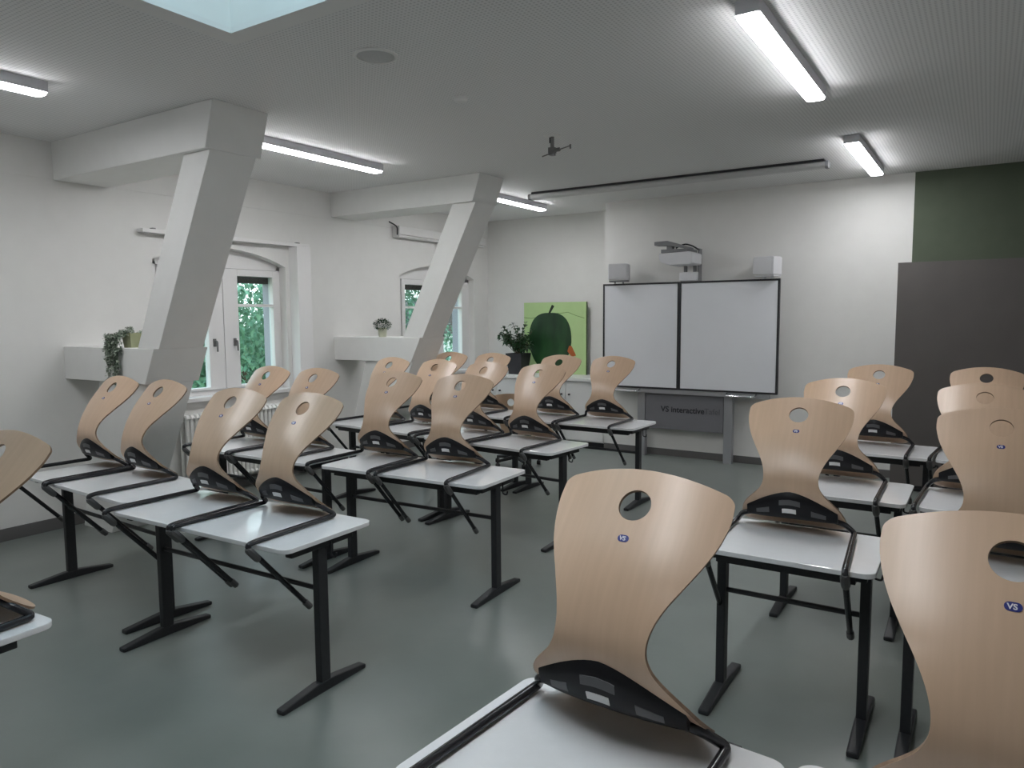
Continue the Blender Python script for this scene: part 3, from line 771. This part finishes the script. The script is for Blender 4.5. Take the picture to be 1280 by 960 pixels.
# trailing plant on the nearer ledge
t = thing('trailing_plant', 'variegated trailing plant in an olive pot hanging over the nearer ledge', 'plant', (-5.66, 3.235, 1.5305))
pot(t, .05, .062, .115, M['potolive'], True)
bm = NB(); st = NB()
for k in range(30):
    a = random.gauss(PI * 1.40, .46) if k < 24 else random.uniform(-.6, PI)
    dirv = Vector((math.cos(a), math.sin(a), 0)); p = Vector((dirv.x * .03, dirv.y * .03, .11)); pts = [p.copy()]
    ln = random.uniform(.14, .36) if k < 24 else random.uniform(.05, .11)
    n = int(ln / .02) + 8; out = random.uniform(.13, .19)
    for i in range(n):
        f = i / n
        if k < 24:
            tgt = dirv * out
            step = Vector(((tgt.x - p.x) * .28, (tgt.y - p.y) * .28, .010 if p.xy.length < .07 else -.02))
            if p.y > -.135 and p.z < .10: step.z = max(step.z, .0); step.y = min(step.y, -.02)
        else: step = dirv * .012 + Vector((0, 0, .004))
        p = p + step; pts.append(p.copy())
        for _ in range(4): leaf(bm, p + rv(.008), Vector((random.uniform(-1, 1), random.uniform(-1, .3), random.uniform(-.6, .6))), random.uniform(.016, .028), random.uniform(.012, .02))
    tube(st, pts, .0016, 5)
obj('foliage', bm, M['leaf2'], t); obj('stem', st, M['leaf3'], t)

# small round herb on the farther ledge
t = thing('herb_pot', 'small round green herb in a cream pot on the farther ledge', 'plant', (-5.84, 6.27, 1.5305)); t.scale = (.85, .85, .85)
pot(t, .05, .062, .125, M['potcream'])
bm = NB()
for k in range(750):
    d = Vector((random.gauss(0, 1), random.gauss(0, 1), random.gauss(0, .8))).normalized(); rr = random.uniform(.3, 1) ** .5
    p = Vector((d.x * .115 * rr, d.y * .115 * rr, .165 + max(-.045, d.z * .075 * rr)))
    leaf(bm, p, d + rv(.5) + Vector((0, 0, .3)), random.uniform(.02, .04), random.uniform(.008, .015))
obj('foliage', bm, M['leaf3'], t)

# shrub on the cupboard
t = thing('potted_shrub', 'dark leafy shrub in an anthracite square pot beside the apple painting', 'plant', (-5.72, 8.98, .9255))
pot(t, .10, .135, .30, M['potdark'], True)
bm = NB(); st = NB()
for k in range(26):
    a = random.uniform(0, 2 * PI); tilt = random.uniform(.1, 1.0); L = random.uniform(.25, .47)
    p = Vector((random.uniform(-.03, .03), random.uniform(-.03, .03), .28)); d = Vector((math.cos(a) * tilt, math.sin(a) * tilt * .6 - .1, 1)).normalized(); pts = [p.copy()]
    n = 9
    for i in range(n):
        d = (d + rv(.18) + Vector((0, 0, -.03))).normalized(); p = p + d * L / n; pts.append(p.copy())
        if i >= 2:
            for _ in range(3): leaf(bm, p, d * .4 + rv(1), random.uniform(.055, .095), random.uniform(.034, .055), droop=.3)
    tube(st, pts, .004, 6)
for k in range(1):
    pts = [Vector((-.05, 0, .3)), Vector((-.16, -.05, .42)), Vector((-.25, -.06, .50))]; tube(st, pts, .004, 6)
    for _ in range(5): leaf(bm, pts[-1] + rv(.015), Vector((-1, -.2, .1)) + rv(.6), .07, .04)
obj('foliage', bm, M['leaf'], t); obj('stem', st, M['bark'], t)

# ------------------------------------------------------------------ outside
bm = NB(); box(bm, -300, XO - .05, -200, 300, -4.3, -4.2); tag(obj('lawn', bm, M['grass'], None), 'grass ground outside far below the windows', 'ground', kind='structure')
def tree(x, y, zc, rx, rz, n, m, label, base=-4.2, ls=.14):
    t = thing('garden_tree', label, 'tree', (x, y, base), 0, 'trees outside the windows')
    bm = NB(); tube(bm, [(0, 0, 0), (.1, .05, (zc - base) * .6), (0, .1, zc - base)], [.22, .16, .06], 10)
    for k in range(6):
        a = k * 1.05; tube(bm, [(0.05, .05, (zc - base) * (.5 + .07 * k)), (math.cos(a) * rx * .6, math.sin(a) * rx * .6, (zc - base) * (.7 + .07 * k))], [.07, .02], 6)
    obj('trunk', bm, M['bark'], t)
    bm = NB()
    clumps = [(Vector((random.gauss(0, .45), random.gauss(0, .45), random.gauss(0, .45))), random.uniform(.25, .5)) for _ in range(26)]
    for k in range(n):
        c, r = random.choice(clumps); q = c + rv(1).normalized() * r * random.uniform(.5, 1) ** .4
        leaf(bm, Vector((q.x * rx, q.y * rx, q.z * rz + zc - base)), rv(1) + Vector((0, 0, -.3)), ls * random.uniform(.7, 1.3), ls * random.uniform(.5, .8))
    obj('crown', bm, m, t)
tree(-12.0, 8.9, .75, 2.2, 2.7, 19000, M['tree'], 'bright green tree filling the glass of the nearer window', ls=.125)
tree(-17.3, 13.2, .2, 2.6, 2.6, 9000, M['tree2'], 'darker green tree behind the bright one outside the nearer window', ls=.18)
tree(-13.0, 4.4, .1, 1.9, 2.7, 6000, M['tree2'], 'darker tree at the post side of the nearer window', ls=.16)
tree(-15.0, 19.6, -.9, 2.4, 2.4, 6000, M['tree'], 'tree below bright sky outside the farther window')
tree(-12.4, 13.9, 2.0, 1.3, 1.8, 2400, M['tree2'], 'loose thin tree outside the farther window beside the post')
bm = NB()
for k in range(9000):
    q = Vector((random.uniform(-1, 1) * 1.1, random.uniform(0, 1) * 26, random.uniform(0, 1) ** .7 * 4.1 + .25 * math.sin(k)))
    leaf(bm, q, rv(1) + Vector((0, 0, -.2)), random.uniform(.16, .30), random.uniform(.10, .17))
tag(obj('hedge', bm, M['tree2'], None, loc=(-23.0, 4, -4.2)), 'long dark green hedge outside, behind the garden trees', 'hedge')
t = thing('neighbour_house', 'pale neighbouring house seen low through the window glass', 'house', (-30, 34, -4.2))
bm = NB(); box(bm, -4, 4, -3, 3, 0, 5); obj('wall', bm, M['facade'], t)
bm = NB(); prism(bm, [(-3.3, 5), (3.3, 5), (0, 7)], 'x', -4.3, 4.3); obj('roof', bm, M['brown'], t)

# ------------------------------------------------------------------ world and colour management
W = bpy.data.worlds.new('overcast'); S.world = W; W.use_nodes = True; nt = W.node_tree
bg = nt.nodes['Background']
tc = nt.nodes.new('ShaderNodeTexCoord'); sp = nt.nodes.new('ShaderNodeSeparateXYZ'); cr = nt.nodes.new('ShaderNodeValToRGB')
nt.links.new(tc.outputs['Generated'], sp.inputs[0]); nt.links.new(sp.outputs['Z'], cr.inputs['Fac'])
cr.color_ramp.elements[0].color = (0.95, 1.0, 1.0, 1); cr.color_ramp.elements[1].color = (0.50, 0.80, 1.0, 1)
nt.links.new(cr.outputs['Color'], bg.inputs['Color']); bg.inputs['Strength'].default_value = 2.9

vs = S.view_settings; S.display_settings.display_device = 'sRGB'
vs.view_transform = 'Standard'; vs.look = 'None'; vs.exposure = 0.0; vs.gamma = 1.0; vs.use_curve_mapping = False
